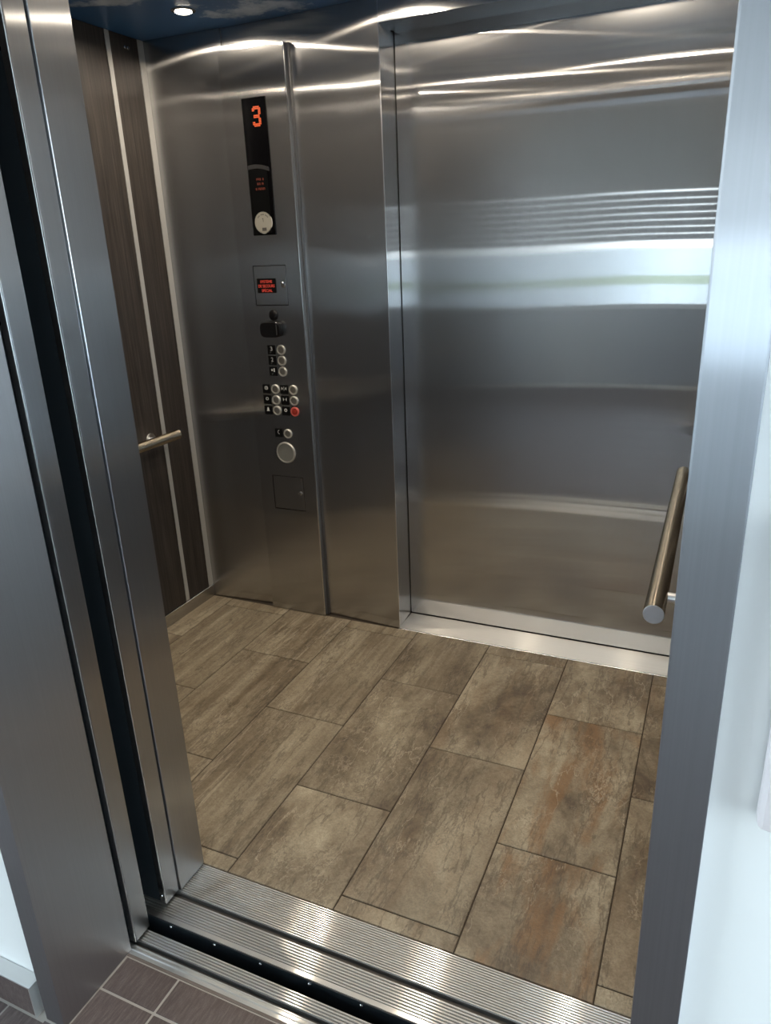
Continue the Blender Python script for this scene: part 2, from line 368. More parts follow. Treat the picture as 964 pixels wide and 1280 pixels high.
def text(name, body, cx, cy, cz, w, h, mat, parent, thick=0.0003):
    """flat lettering facing -Y, centred at cx,cz, fitted in w x h"""
    cu = bpy.data.curves.new(name, 'FONT'); cu.body = body; cu.size = 1; cu.extrude = 0.0; cu.resolution_u = 3
    to = bpy.data.objects.new(name, cu); COL.objects.link(to)
    dg = bpy.context.evaluated_depsgraph_get(); dg.update()
    me = bpy.data.meshes.new_from_object(to.evaluated_get(dg)); bpy.data.objects.remove(to)
    xs = [v.co.x for v in me.vertices]; ys = [v.co.y for v in me.vertices]
    sx, sy = w/(max(xs)-min(xs)), h/(max(ys)-min(ys)); mx, my = (max(xs)+min(xs))/2, (max(ys)+min(ys))/2
    vv = [(cx+(v.co.x-mx)*sx, cy, cz+(v.co.y-my)*sy) for v in me.vertices]; ff = [tuple(p.vertices) for p in me.polygons]
    bpy.data.meshes.remove(me)
    o = mk(name, vv, ff, mat, parent); return o

# ------------------------------------------------------------------ cab constants
XL, XR, YR, YD, ZC = -0.724, 1.335, 1.29, 1.43, 2.253
OX0, OX1, OZ = 0.235, 1.316, 2.18
TW, TL = 0.3078, 0.6126

# ---- cab floor: one tile = one object
fl = struct(box('floor', XL-0.05, XR+0.05, -0.048, YR+0.02, -0.03, -0.0022, 'grout_dark'), 'brown stone-look tiled floor inside the lift cab', 'floor')
J = 0.0016
meshes = {}
for s in range(-3, 5):
    xa, xb = s*TW+J, (s+1)*TW-J
    off = 0.0 if s % 2 == 0 else 0.3053
    for k in range(-2, 4):
        ya, yb = off+k*TL+J, off+(k+1)*TL-J
        x0, x1, y0, y1 = max(xa, XL+0.002), min(xb, XR-0.003), max(ya, -0.046), min(yb, YR-0.003)
        if x1-x0 < 0.01 or y1-y0 < 0.008: continue
        if s >= 0 and x0 > XR: continue
        key = (round(x1-x0, 4), round(y1-y0, 4))
        if key in meshes:
            o = meshes[key].copy(); COL.objects.link(o); o.parent = fl
            c = Vector(((x0+x1)/2, (y0+y1)/2, -0.004)); o.location = c-org(fl)
        else:
            o = box('tile', x0, x1, y0, y1, -0.008, 0.0, 'stone', fl, bevel=0.0012); meshes[key] = o
        o['streak'] = {-3: 1.0, -2: 0.9, -1: 0.85, 0: 0.75 if k < 1 else 0.9, 1: 0.7 if k > 0 else 0.1, 2: 0.1, 3: 0.0, 4: 0.05}[s] if not (s == 0 and k == 0) else 0.9
        o['rust'] = (0.85 if y0 < 0.6 else 0.25) if s == 3 else {4: 0.2, 2: 0.2}.get(s, 0.04)

# ---- left wall: laminate panels between aluminium strips
wl = struct(box('wall_left', XL-0.045, XL-0.009, -0.143, YR+0.03, 0, ZC, 'black'), 'left lift wall of dark wood-grain laminate panels with pale metal strips', 'wall')
st = [(-0.047, -0.03), (0.122, 0.142), (0.605, 0.625), (1.098, 1.119), (1.262, 1.292)]
for (a, b) in zip(st[:-1], st[1:]):
    p_ = box('panel', XL-0.009, XL, a[1]+0.001, b[0]-0.001, 0.058, ZC-0.002, 'laminate', wl, bevel=0.0006)
    if a[0] == 1.098:
        for dy in (1.193, 1.208):
            q = lathe('screw', (XL, dy, 2.213), (1, 0, 0), [(0.0060, 0), (0.0060, 0.002), (0.004, 0.004)], 'chrome', p_, seg=12); q['label'] = 'small bright screw head'
for (a, b) in st:
    box('strip', XL-0.009, XL+0.0015, a, b, 0.058, ZC-0.002, 'alu_white', wl)
bl = struct(box('baseboard_left', XL-0.009, XL+0.006, -0.03, 1.29, 0.0005, 0.057, 'steel', bevel=0.0008), 'low steel kick strip along the foot of the laminate wall', 'baseboard')

# ---- right wall (mostly behind the door frame)
wr_ = struct(box('wall_right', XR+0.009, XR+0.045, -0.143, YR+0.03, 0, ZC, 'black'), 'right lift wall, mostly hidden behind the door frame', 'wall')
for (a, b) in zip(st[:-1], st[1:]):
    box('panel', XR, XR+0.009, a[1]+0.001, b[0]-0.001, 0.058, ZC-0.002, 'laminate', wr_, bevel=0.0006)
for (a, b) in st: box('strip', XR-0.0015, XR+0.009, a, b, 0.058, ZC-0.002, 'alu_white', wr_)
struct(box('baseboard_right', XR-0.006, XR+0.009, -0.03, 1.285, 0.0005, 0.057, 'steel', bevel=0.0008), 'low steel kick strip at the foot of the right lift wall', 'baseboard')

# ---- rear wall: steel sheets either side of the control panel, lintel over the rear door
rw = empty('wall_rear', (-0.25, 1.33, 0)); struct(rw, 'brushed steel rear wall of the lift beside the rear door', 'wall')
prism('steel_sheet', [(XL+0.0016, 1.292), (-0.392, 1.306), (-0.392, 1.34), (XL+0.0016, 1.34)], 0.001, ZC-0.001, 'steel', rw)
box('steel_sheet', -0.3915, -0.126, 1.310, 1.34, 0.001, ZC-0.001, 'steel', rw)
prism('steel_sheet', [(-0.1255, 1.3065), (0.225, 1.291), (0.2185, YD), (0.2185, 1.46), (-0.1255, 1.46)], 0.001, OZ, 'steel', rw)
prism('steel_sheet', [(-0.1255, 1.3065), (0.2248, 1.291), (0.2248, 1.40), (-0.1255, 1.40)], OZ+0.0003, ZC-0.001, 'steel', rw)
box('corner_bead', 0.2243, 0.2268, 1.2895, 1.2925, 0.001, ZC-0.001, 'steel_edge', rw)
box('lintel', 0.2270, XR, 1.2905, 1.46, OZ, ZC-0.001, 'steel', rw)
box('side_jamb', 1.316, XR, 1.2905, 1.46, 0.001, OZ-0.001, 'steel', rw)

# ---- rear door and its sill
d1 = struct(box('door_1', 0.2215, 1.40, YD+0.002, YD+0.03, 0.010, OZ+0.03, 'steel_door'), 'wide closed brushed steel door at the back of the lift', 'door')
box('shadow_gap', 0.2186, 0.2214, YD+0.004, YD+0.02, 0.004, OZ, 'black', d1)
rs = tag(empty('rear_door_sill', (0.77, 1.36, 0)), 'smooth pale aluminium sill strip under the closed rear door', 'sill')
box('plate', 0.222, XR, 1.290, YD+0.001, -0.02, 0.0035, 'sill', rs)
box('front_lip', 0.2235, XR, 1.2835, 1.2898, -0.02, 0.0045, 'steel_edge', rs, bevel=0.001)
box('groove', 0.222, XR, YD+0.0012, YD+0.012, -0.02, 0.0022, 'black', rs)

# ---- cab ceiling and downlights
ce = struct(box('ceiling', XL-0.04, XR+0.04, -0.143, 1.42, ZC, ZC+0.03, 'skyprint'), 'lift ceiling printed with a deep blue sky and grey clouds', 'ceiling')
def downlight(x, y, label):
    e = tag(empty('downlight', (x, y, ZC)), label, 'light', group='ceiling downlights')
    z = ZC
    lathe('trim_ring', (x, y, z), (0, 0, -1), [(0.040, 0), (0.040, 0.002), (0.031, 0.004), (0.030, 0.001)], 'chrome', e, seg=32)
    lathe('lens', (x, y, z-0.0042), (0, 0, -1), [(0.028, 0), (0.024, 0.003), (0.012, 0.005)], 'lamp', e, seg=24)
    d = bpy.data.lights.new('downlight_beam', 'AREA'); d.shape = 'DISK'; d.size = 0.05; d.energy = LAMP_W; d.color = (1.0, 0.86, 0.68); d.spread = math.radians(165)
    o = bpy.data.objects.new('downlight_beam', d); COL.objects.link(o); o.parent = e; o.location = (0, 0, -0.012)
for (x, y, lb) in ((-0.375, 1.09, 'round lit downlight in the sky-print ceiling above the laminate wall'),
                   (0.305, 1.09, 'round lit downlight above the left side of the rear door'),
                   (0.985, 1.09, 'round lit downlight above the right side of the rear door'),
                   (-0.375, 0.20, 'round lit downlight near the left front corner of the lift'),
                   (0.305, 0.20, 'round lit downlight over the left of the front opening'),
                   (0.985, 0.20, 'round lit downlight over the right of the front opening')):
    downlight(x, y, lb)

# ---- cab front: return wall, transom, front sill
wf = empty('wall_front', (0.0, -0.09, 0)); struct(wf, 'brushed steel front return of the lift cab left of the opening', 'wall')
box('return_column', XL, OX0, -0.141, -0.047, 0.002, ZC-0.001, 'steel_jamb', wf, bevel=0.0012)
box('transom', OX0+0.001, OX1-0.001, -0.141, -0.047, OZ, ZC-0.001, 'steel', wf)
box('return_column', OX1, XR+0.04, -0.141, -0.047, 0.002, ZC-0.001, 'steel_jamb', wf, bevel=0.0012)

def ribbed(y0, y1, nr, x0, x1, parent):
    """dark channel plate carrying fine aluminium ribs"""
    pl = box('ribbed_plate', x0, x1, y0, y1, -0.02, -0.0030, 'sill_valley', parent)
    v, f = [], []; pit = (y1-y0)/nr
    for i in range(nr):
        a = y0+(i+0.5)*pit; b = len(v)
        for (dy, z) in ((-0.32, -0.0031), (-0.27, -0.0003), (-0.20, 0.0003), (0.20, 0.0003), (0.27, -0.0003), (0.32, -0.0031)):
            v += [(x0, a+dy*pit, z), (x1, a+dy*pit, z)]
        for k in range(5): f.append((b+2*k, b+2*k+1, b+2*k+3, b+2*k+2))
        f += [tuple(b+2*k for k in range(6)), tuple(b+2*k+1 for k in range(5, -1, -1))]
    r = mk('rib_set', v, f, 'sill', pl); r['kind'] = 'stuff'
    return pl
cs = tag(empty('cab_sill', (0.77, -0.14, 0)), 'ribbed aluminium lift sill next to the brown floor tiles', 'sill')
SX0, SX1 = -0.35, 1.42
ribbed(-0.1445, -0.0485, 16, SX0, SX1, cs)
box('groove', SX0, SX1, -0.159, -0.1445, -0.022, -0.0125, 'sill_dark', cs)
ribbed(-0.2135, -0.159, 8, SX0, SX1, cs)
box('smooth_edge', SX0, SX1, -0.2255, -0.2137, -0.02, 0.0002, 'sill', cs, bevel=0.0004)
tg = box('toe_guard', SX0, SX1, -0.2290, -0.2257, -0.40, -0.0002, 'apron', cs, bevel=0.0008)
tg['label'] = 'dark painted steel apron below the sill edge'
for i in range(-3, 8):
    xx = 0.274+0.1268*i+0.0
    if not SX0+0.02 < xx < SX1: continue
    lathe('screw', (xx, -0.2291, -0.0085), (0, -1, 0), [(0.0042, 0), (0.0042, 0.0012), (0.0026, 0.0030)], 'chrome', tg, seg=12)

# ---- cab door (open, parked left)
d3 = empty('door_3', (-0.1, -0.167, 0)); struct(d3, 'parked brushed steel cab door seen edge-on in the gap', 'door')
box('door_panel', -0.42, OX0-0.0035, -0.1895, -0.1445, 0.006, 2.20, 'steel_jamb', d3, bevel=0.0018, seg=2)
box('front_skin', -0.42, OX0-0.020, -0.1925, -0.1897, 0.012, 2.19, 'apron', d3)
box('edge_lip', OX0-0.0200, OX0-0.0025, -0.1935, -0.1897, 0.008, 2.20, 'steel_edge', d3, bevel=0.001)
box('gib_bracket', 0.05, 0.165, -0.222, -0.193, 0.012, 0.055, 'blackplastic', d3, bevel=0.002)
box('gib_plate', 0.05, 0.165, -0.2225, -0.196, 0.009, 0.0115, 'alu', d3)
lathe('screw', (0.221, -0.1936, 0.030), (0, -1, 0), [(0.0042, 0), (0.0042, 0.001), (0.002, 0.0026)], 'chrome', d3, seg=12)
lathe('roller', (0.10, -0.222, 0.095), (0, 1, 0), [(0.018, 0), (0.02, 0.004), (0.02, 0.018), (0.018, 0.022)], 'blackplastic', d3, seg=20)

# ---- hall door (open, parked left) and hall sill
d2 = empty('door_2', (-0.1, -0.278, 0)); struct(d2, 'parked brushed steel landing door seen edge-on beside the frame', 'door')
box('door_panel', -0.42, OX0, -0.3005, -0.2555, 0.006, 2.21, 'steel_jamb', d2, bevel=0.0018, seg=2)
box('edge_lip', OX0-0.016, OX0+0.0006, -0.3035, -0.3007, 0.006, 2.21, 'steel_edge', d2, bevel=0.001)
box('hall_skin', -0.42, OX0-0.0165, -0.3025, -0.3007, 0.010, 2.20, 'apron', d2)
lathe('screw', (0.212, -0.3026, 0.115), (0, -1, 0), [(0.0042, 0), (0.0042, 0.001), (0.002, 0.0026)], 'chrome', d2, seg=12)
hs_ = tag(empty('landing_sill', (0.77, -0.293, 0)), 'narrow ribbed aluminium landing sill next to the small brown tiles', 'sill')
ribbed(-0.2925, -0.2600, 5, SX0, SX1, hs_)
box('groove', SX0, SX1, -0.3050, -0.2925, -0.022, -0.0125, 'sill_dark', hs_)
profile_x('outer_track', [(-0.3275, -0.022), (-0.3275, 0.0), (-0.3190, 0.0), (-0.3170, 0.0018), (-0.3125, 0.0018), (-0.3110, 0.0), (-0.3090, 0.0), (-0.3080, 0.0018), (-0.3060, 0.0018), (-0.3050, 0.0), (-0.3050, -0.022)], SX0, SX1, 'sill', hs_)

# ---- landing door frame
fr = empty('trim_1', (0.21, -0.42, 0)); struct(fr, 'deep brushed steel landing door frame, left jamb and head', 'door frame')
box('jamb', OX0-0.052, OX0, -0.5150, -0.3190, 0.0005, OZ+0.05, 'steel_reveal', fr, bevel=0.0015, seg=2)
box('head', OX0-0.052, OX1+0.055, -0.5150, -0.3190, OZ+0.051, OZ+0.10, 'steel_frame', fr, bevel=0.0015)
box('head_soffit', OX0+0.001, OX1, -0.5150, -0.3190, OZ, OZ+0.050, 'steel_frame', fr, bevel=0.0015)
f2 = struct(box('trim_2', OX1, OX1+0.052, -0.5150, -0.3190, 0.0005, OZ+0.05, 'steel_frame', bevel=0.0022, seg=2), 'right brushed steel jamb of the landing door frame beside white wall', 'door frame')

# ---- landing walls
wh = empty('wall_hall_front', (0, HYW, 0)); struct(wh, 'white painted landing wall around the lift door frame', 'wall')
box('wall_section', HX0-0.1, OX0-0.053, HYW, -0.330, 0, HZ, 'white', wh)
box('wall_section', OX1+0.053, HX1+0.1, HYW, -0.330, 0, HZ, 'white', wh)
box('wall_section', OX0-0.053, OX1+0.053, HYW, -0.330, OZ+0.101, HZ, 'white', wh)

# landing floor tiles
hf = struct(box('floor.001', HX0-0.1, HX1+0.1, HY0-0.1, -0.3280, -0.06, -0.0015, 'grout_light'), 'landing floor of grey-brown tiles with pale grout', 'floor')
struct(box('trim_3', OX0, OX1, -0.3335, -0.3276, -0.05, -0.0003, 'edge_strip'), 'thin brown-grey edge strip between landing tiles and sill', 'trim')
G = 0.0028; HT = 0.3048
xs_ = [0.385+i*HT for i in range(-9, 14)]; ys_ = [-0.418-i*HT for i in range(0, 13)]
cnt = 0; hm = {}; far = []
def cuty(x0, x1, y0, y1):
    # keep clear of the wall and frame
    return x0, x1, y0, y1
for i in range(len(xs_)-1):
    for j in range(-1, len(ys_)-1):
        xa, xb = xs_[i]+G, xs_[i+1]-G
        yb = (ys_[j] if j >= 0 else -0.3365)-G*(1 if j >= 0 else 0.1); ya = ys_[j+1]+G
        if j == -1:
            xa, xb = max(xa, OX0+0.004), min(xb, OX1-0.002)
            if xb-xa < 0.01: continue
        elif j == 0:
            pass
        xa, xb = max(xa, HX0), min(xb, HX1); ya = max(ya, HY0)
        if xb-xa < 0.02 or yb-ya < 0.02: continue
        segs = [(xa, xb, ya, yb)]
        if j == 0:                       # row that passes the frame and wall foot
            segs = []
            for (u0, u1, top) in ((HX0, OX0-0.0535, HYW-0.034), (OX0-0.0535, OX0+0.003, -0.519), (OX0+0.003, OX1-0.002, 0), (OX1-0.002, OX1+0.0535, -0.519), (OX1+0.0535, HX1, HYW-0.034)):
                a, b = max(xa, u0), min(xb, u1)
                if b-a > 0.004: segs.append((a, b, ya, min(yb, top)))
        if len(segs) > 1:
            # L-shaped tile: build as one mesh
            v, f = [], []
            pts = []
            for (a, b, c_, d_) in segs: pts += [(a, d_), (b, d_)]
            poly = [(xa, ya), (xb, ya)]+pts[::-1]
            q = []
            for p_ in poly:
                if not q or (abs(p_[0]-q[-1][0])+abs(p_[1]-q[-1][1])) > 1e-5: q.append(p_)
            prism('tile', q, -0.006, 0.0, 'halltile', hf); cnt += 1
            continue
        (a, b, c_, d_) = segs[0]
        key = (round(b-a, 4), round(d_-c_, 4))
        if key in hm:
            o = hm[key].copy(); COL.objects.link(o); o.parent = hf; o.location = Vector(((a+b)/2, (c_+d_)/2, -0.003))-org(hf)
        else:
            o = box('tile', a, b, c_, d_, -0.006, 0.0, 'halltile', hf, bevel=0.0008); hm[key] = o
        cnt += 1

# tiled skirting with metal edge trim, left of the frame
sk = tag(empty('tile_skirting', (-0.3, HYW, 0)), 'grey-brown tile skirting with metal edge on the white wall left of the frame', 'skirting')
def skirting(x0, x1, e, endx, sgn):
    n = max(1, int(round((x1-x0)/HT))); w = (x1-x0)/n
    for i in range(n): box('tile', x0+i*w+0.001, x0+(i+1)*w-0.001, HYW-0.030, HYW-0.001, 0.0015, 0.083, 'halltile', e, bevel=0.0008)
    box('top_trim', x0, x1, HYW-0.032, HYW-0.001, 0.0832, 0.0875, 'alu', e, bevel=0.0006)
    if sgn > 0: box('end_trim', endx, endx+0.004, HYW-0.032, HYW-0.001, 0.0015, 0.0875, 'alu', e, bevel=0.0006)
    else: box('end_trim', endx-0.004, endx, HYW-0.032, HYW-0.001, 0.0015, 0.0875, 'alu', e, bevel=0.0006)
skirting(HX0+0.01, 0.158, sk, 0.1582, 1)
sk2 = tag(empty('tile_skirting', (2.5, HYW, 0)), 'grey-brown tile skirting on the white wall right of the frame', 'skirting')
skirting(1.392, HX1-0.01, sk2, 1.3918, -1)

# landing call station, right edge of the photo
ca = tag(empty('call_station', (1.468, HYW, 0.93)), 'pale satin landing call station on the white wall right of the frame', 'call station')
box('face_plate', 1.413, 1.523, HYW-0.030, HYW-0.0005, 0.932, 1.262, 'station', ca, bevel=0.012, seg=3)
for zz in (1.06, 1.14):
    b_ = lathe('button', (1.468, HYW-0.030, zz), (0, -1, 0), [(0.019, 0), (0.019, 0.003), (0.016, 0.004)], 'ring', ca, seg=24)
    lathe('button_cap', (1.468, HYW-0.0341, zz), (0, -1, 0), [(0.0125, 0), (0.0115, 0.0015)], 'button', b_, seg=24)

# ------------------------------------------------------------------ control panel
CX0, CX1, CY = -0.391, -0.1265, 1.2800
cp = tag(empty('control_panel', (-0.26, 1.30, 0)), 'tall brushed steel car operating panel with displays, buttons and speaker', 'control panel')
holes = [(-0.3085, -0.2105, 1.565, 2.018), (-0.330, -0.183, 1.312, 1.459), (-0.330, -0.181, 0.480, 0.628)]
plate_holes('face_plate', CX0, CX1, 0.003, 2.170, CY, 0.010, holes, 'steel_cop', cp)
box('backing', CX0+0.004, CX1-0.004, CY+0.0102, CY+0.029, 0.004, 2.168, 'black', cp)
box('edge_strip', CX1+0.0002, CX1+0.0040, CY-0.0012, CY+0.029, 0.003, 2.172, 'chrome', cp, bevel=0.001)
box('edge_strip', CX1+0.0095, CX1+0.0125, CY+0.016, CY+0.0268, 0.003, 2.172, 'seam', cp, bevel=0.001)
box('hinge_gap', CX1+0.0042, CX1+0.0093, CY+0.014, CY+0.027, 0.003, 2.170, 'seam', cp)
box('top_edge', CX0, CX1, CY-0.0004, CY+0.012, 2.1703, 2.1725, 'steel_edge', cp)
# position display
dp = box('display_glass', -0.3080, -0.2110, CY-0.006, CY+0.009, 1.5655, 2.0175, 'blackgloss', cp, bevel=0.0012)
dp['label'] = 'tall glossy black display'
pat = ["01110", "10001", "00001", "00001", "00110", "00001", "00001", "10001", "01110"]
dots = []
pat3 = ["0111110", "1111111", "1100011", "0000011", "0000011", "0111110", "0111110", "0000011", "0000011", "1100011", "1111111", "0111110"]
for r_, row in enumerate(pat3):
    for c_, ch in enumerate(row):
        if ch == '1':
            x = -0.2655+c_*0.0050; z = 1.989-r_*0.0054
            dots.append((x, x+0.0040, CY-0.0068, CY-0.0063, z-0.0043, z))
mm = multi('floor_number', dots, 'led', dp); mm['label'] = 'orange dot-matrix digit 3'
# lower screen with an arched lip
arc = []
for i in range(9):
    t = i/8; arc.append((-0.3035+t*0.088, 1.802-0.010*t*t+0.004*math.sin(math.pi*t)))
v = [(x, CY-0.0095, z) for x, z in arc]+[(x, CY-0.0075, z-0.013) for x, z in arc]+[(x, CY-0.0061, z) for x, z in arc]+[(x, CY-0.0061, z-0.013) for x, z in arc]
f = []
for i in range(8):
    f += [(i, i+1, 9+i+1, 9+i), (i, i+1, 18+i+1, 18+i), (9+i, 9+i+1, 27+i+1, 27+i), (18+i, 18+i+1, 27+i+1, 27+i)]
f += [(0, 9, 27, 18), (8, 17, 35, 26)]
mk('screen_lip', v, f, 'greylip', dp)
box('lower_screen', -0.3040, -0.2250, CY-0.0072, CY-0.0061, 1.572, 1.788, 'smoked', dp, bevel=0.0003)
gl = []
for (z, spans) in ((1.7545, [(-.272, -.260), (-.258, -.253), (-.246, -.241)]), (1.7395, [(-.270, -.265), (-.263, -.256), (-.250, -.243)]), (1.7225, [(-.278, -.272), (-.267, -.258), (-.257, -.248), (-.247, -.238)])):
    for (a, b) in spans:
        gl += [(a, a+0.0014, CY-0.0078, CY-0.0073, z-0.004, z+0.004), (a, b-0.001, CY-0.0078, CY-0.0073, z+0.0026, z+0.004), (b-0.0022, b-0.0008, CY-0.0078, CY-0.0073, z-0.004, z+0.002), (a, b-0.001, CY-0.0078, CY-0.0073, z-0.001, z+0.0004)]
multi('message_glow', gl, 'leddim', dp)['label'] = 'faint red lines of an unreadable message'
stk = lathe('sticker', (-0.2585, CY-0.0074, 1.609), (0, -1, 0), [(0.0365, 0), (0.0365, 0.0006)], 'sticker', cp, seg=48); stk['label'] = 'round pale sticker at the display foot'
lathe('rim', (-0.2585, CY-0.0060, 1.609), (0, -1, 0), [(0.0385, 0), (0.0385, 0.0012)], 'print', stk, seg=48)
v, f = [], []
for i in range(13):                                   # short arc of tiny print
    a = math.radians(140-100*i/12)
    if i in (3, 8): continue
    for rr in (0.0255, 0.0295):
        for da in (-0.05, 0.05):
            v.append((-0.2585+rr*math.cos(a+da), CY-0.0082, 1.609+rr*math.sin(a+da)))
    b = len(v)-4; f.append((b, b+1, b+3, b+2))
mk('fine_print', v, f, 'ink', stk)
multi('mark', [(-0.2592, -0.2572, CY-0.0083, CY-0.0081, 1.611, 1.6205), (-0.2622, -0.2572, CY-0.0083, CY-0.0081, 1.6207, 1.6235)], 'ink', stk)
box('dark_box', -0.265, -0.2465, CY-0.0083, CY-0.0081, 1.580, 1.591, 'ink', stk)

# emergency message door
sd = box('service_door', -0.3272, -0.1858, CY+0.0003, CY+0.006, 1.3148, 1.4562, 'steel_cop', cp, bevel=0.0006); sd['label'] = 'small square steel door with a red message screen'
lathe('lock', (-0.2010, CY+0.0003, 1.3875), (0, -1, 0), [(0.0105, 0), (0.0105, 0.003), (0.0085, 0.005), (0.004, 0.0052)], 'chrome', sd, seg=24)
ms = box('message_screen', -0.3150, -0.2310, CY-0.0022, CY+0.0001, 1.3590, 1.4120, 'black', cp, bevel=0.0004); ms['label'] = 'black screen with red letters'
text('message', 'SYSTÈME', -0.273, CY-0.0026, 1.4015, 0.052, 0.0125, 'ledred', ms)
text('message', 'DE SECOURS', -0.273, CY-0.0026, 1.3845, 0.072, 0.0105, 'ledred', ms)
text('message', 'SPÉCIAL', -0.272, CY-0.0026, 1.3690, 0.047, 0.0125, 'ledred', ms)
# camera lens dot and black reader
lathe('sensor_dome', (-0.2540, CY, 1.2765), (0, -1, 0), [(0.0200, 0), (0.0200, 0.003), (0.016, 0.007), (0.008, 0.009)], 'blackplastic', cp, seg=28)
def rrect(x0, x1, z0, z1, r, k=5):
    out = []
    for (cx, cz, a0) in ((x1-r, z1-r, 0), (x0+r, z1-r, 90), (x0+r, z0+r, 180), (x1-r, z0+r, 270)):
        for i in range(k+1):
            a = math.radians(a0+90*i/k); out.append((cx+r*math.cos(a), cz+r*math.sin(a)))
    return out
def slab(name, pts, ya, yb, mat, parent, bevel):
    k = len(pts); v = [(x, ya, z) for x, z in pts]+[(x, yb, z) for x, z in pts]
    f = [tuple(range(k)), tuple(range(k, 2*k))[::-1]]+[(i, (i+1) % k, k+(i+1) % k, k+i) for i in range(k)]
    o = mk(name, v, f, mat, parent, bevel=bevel, smooth=True); return o
rd = slab('card_reader', rrect(-0.3060, -0.2160, 1.1950, 1.2540, 0.020), CY-0.028, CY-0.0002, 'blackplastic', cp, 0.003); rd['label'] = 'black rounded reader housing'
box('reader_band', -0.2310, -0.2275, CY-0.0290, CY-0.0281, 1.205, 1.246, 'greylip', rd, bevel=0.0003)

def push_button(x, z, red=False, proud=0.006):
    b_ = lathe('button', (x, CY, z), (0, -1, 0), [(0.0192, 0), (0.0192, proud*0.6), (0.0170, proud), (0.0138, proud), (0.0130, proud*0.35), (0.0, proud*0.35)][:5]+[(0.0005, proud*0.35)], 'redring' if red else 'ring', cp, seg=32)
    lathe('button_cap', (x, CY-proud*0.36, z), (0, -1, 0), [(0.0128, 0), (0.0124, 0.0014), (0.010, 0.0020)] if not red else [(0.0120, 0), (0.0105, 0.004), (0.005, 0.0055)], 'redcap' if red else 'button', b_, seg=28)
    if red: b_['label'] = 'red push button'
    return b_
def label_plate(x, z):
    return box('button_label', x-0.0178, x+0.0178, CY-0.0016, CY-0.0001, z-0.0178, z+0.0178, 'black', cp, bevel=0.0006)
YS = CY-0.0020
def poly(name, pts, x, z, parent, mat='print'):
    return mk(name, [(x+a, YS, z+b) for a, b in pts], [tuple(range(len(pts)))], mat, parent)
def polys(name, lst, x, z, parent, mat='print'):
    v, f = [], []
    for pts in lst:
        b = len(v); v += [(x+a, YS, z+c) for a, c in pts]; f.append(tuple(range(b, b+len(pts))))
    return mk(name, v, f, mat, parent)
def ringp(cx, cz, r0, r1, a0=0, a1=360, n=20):
    out = []
    for i in range(n):
        t0 = math.radians(a0+(a1-a0)*i/n); t1 = math.radians(a0+(a1-a0)*(i+1)/n)
        out.append([(cx+r0*math.cos(t0), cz+r0*math.sin(t0)), (cx+r1*math.cos(t0), cz+r1*math.sin(t0)), (cx+r1*math.cos(t1), cz+r1*math.sin(t1)), (cx+r0*math.cos(t1), cz+r0*math.sin(t1))])
    return out
def dot(cx, cz, r=0.0009): return [(cx+r*math.cos(i*math.pi/3), cz+r*math.sin(i*math.pi/3)) for i in range(6)]
BX = -0.2335; LX = -0.2775
for (t_, z) in (('3', 1.1450), ('2', 1.1035), ('1', 1.0610)):
    push_button(BX, z); lp = label_plate(LX, z)
    if t_ == '1':
        text('floor_digit', '1', LX+0.005, YS, z+0.005, 0.0055, 0.014, 'print', lp)
        star = []
        for i in range(10):
            rr = 0.0062 if i % 2 == 0 else 0.0027; a = math.pi/2+i*math.pi/5
            star.append((rr*math.cos(a)-0.005, rr*math.sin(a)+0.005))
        v = [(LX+a, YS, z+b) for a, b in star]+[(LX-0.005, YS, z+0.005)]
        mk('star', v, [(i, (i+1) % 10, 10) for i in range(10)], 'print', lp)
    else:
        text('floor_digit', t_, LX, YS, z+0.004, 0.010, 0.016, 'print', lp)
    polys('braille', [dot(-0.006, -0.009), dot(-0.006, -0.0125), dot(-0.002, -0.009)], LX, z, lp, 'printdim')
AX, PX = -0.2755, -0.1930; ALX, PLX = -0.3175, -0.2350
def tri(x, s, h): return [(x-s/2, 0.004+h), (x+s/2, 0.004), (x-s/2, 0.004-h)] if s > 0 else [(x-s/2, 0.004+h), (x-s/2, 0.004-h), (x+s/2, 0.004)]
icons = [
 (ALX, 0.990, ringp(0, 0.004, 0.0055, 0.0078, 100, 260, 10)+ringp(0, 0.004, 0.0055, 0.0078, -80, 80, 10)+[[(-0.0018, -0.001), (-0.0018, 0.009), (-0.0004, 0.009), (-0.0004, -0.001)], [(0.0012, -0.001), (0.0012, 0.009), (0.0026, 0.009), (0.0026, -0.001)]]),
 (PLX, 0.990, [tri(-0.008, 0.006, 0.007), [(-0.0008, -0.004), (-0.0008, 0.012), (0.0008, 0.012), (0.0008, -0.004)], tri(0.008, -0.006, 0.007)]),
 (ALX, 0.9465, ringp(0, 0.004, 0.0038, 0.0066, 100, 260, 10)+ringp(0, 0.004, 0.0038, 0.0066, -80, 80, 10)),
 (PLX, 0.9465, [tri(-0.0055, 0.006, 0.0075), tri(0.0055, -0.006, 0.0075)]),
 (ALX, 0.9040, [[(-0.0075, -0.004), (-0.0045, 0.001), (-0.0035, 0.009), (0, 0.0125), (0.0035, 0.009), (0.0045, 0.001), (0.0075, -0.004)]]),
 (PLX, 0.9030, ringp(0, 0.004, 0.0035, 0.0072, 0, 360, 8)),
]
for (x, z, lst) in icons:
    lp = label_plate(x, z); polys('symbol', lst, x, z, lp)
    push_button(x+0.0420, z, red=(x == PLX and z < 0.92))
lp = label_plate(-0.2780, 0.8110); push_button(-0.2345, 0.8105)
polys('symbol', ringp(0.006, 0.004, 0.008, 0.0098, 130, 230, 10)+[[(-0.001, 0.010), (0.003, 0.013), (0.004, 0.0105), (0.001, 0.009)], [(-0.001, -0.002), (0.003, -0.005), (0.004, -0.0025), (0.001, -0.001)]], -0.278, 0.811, lp)
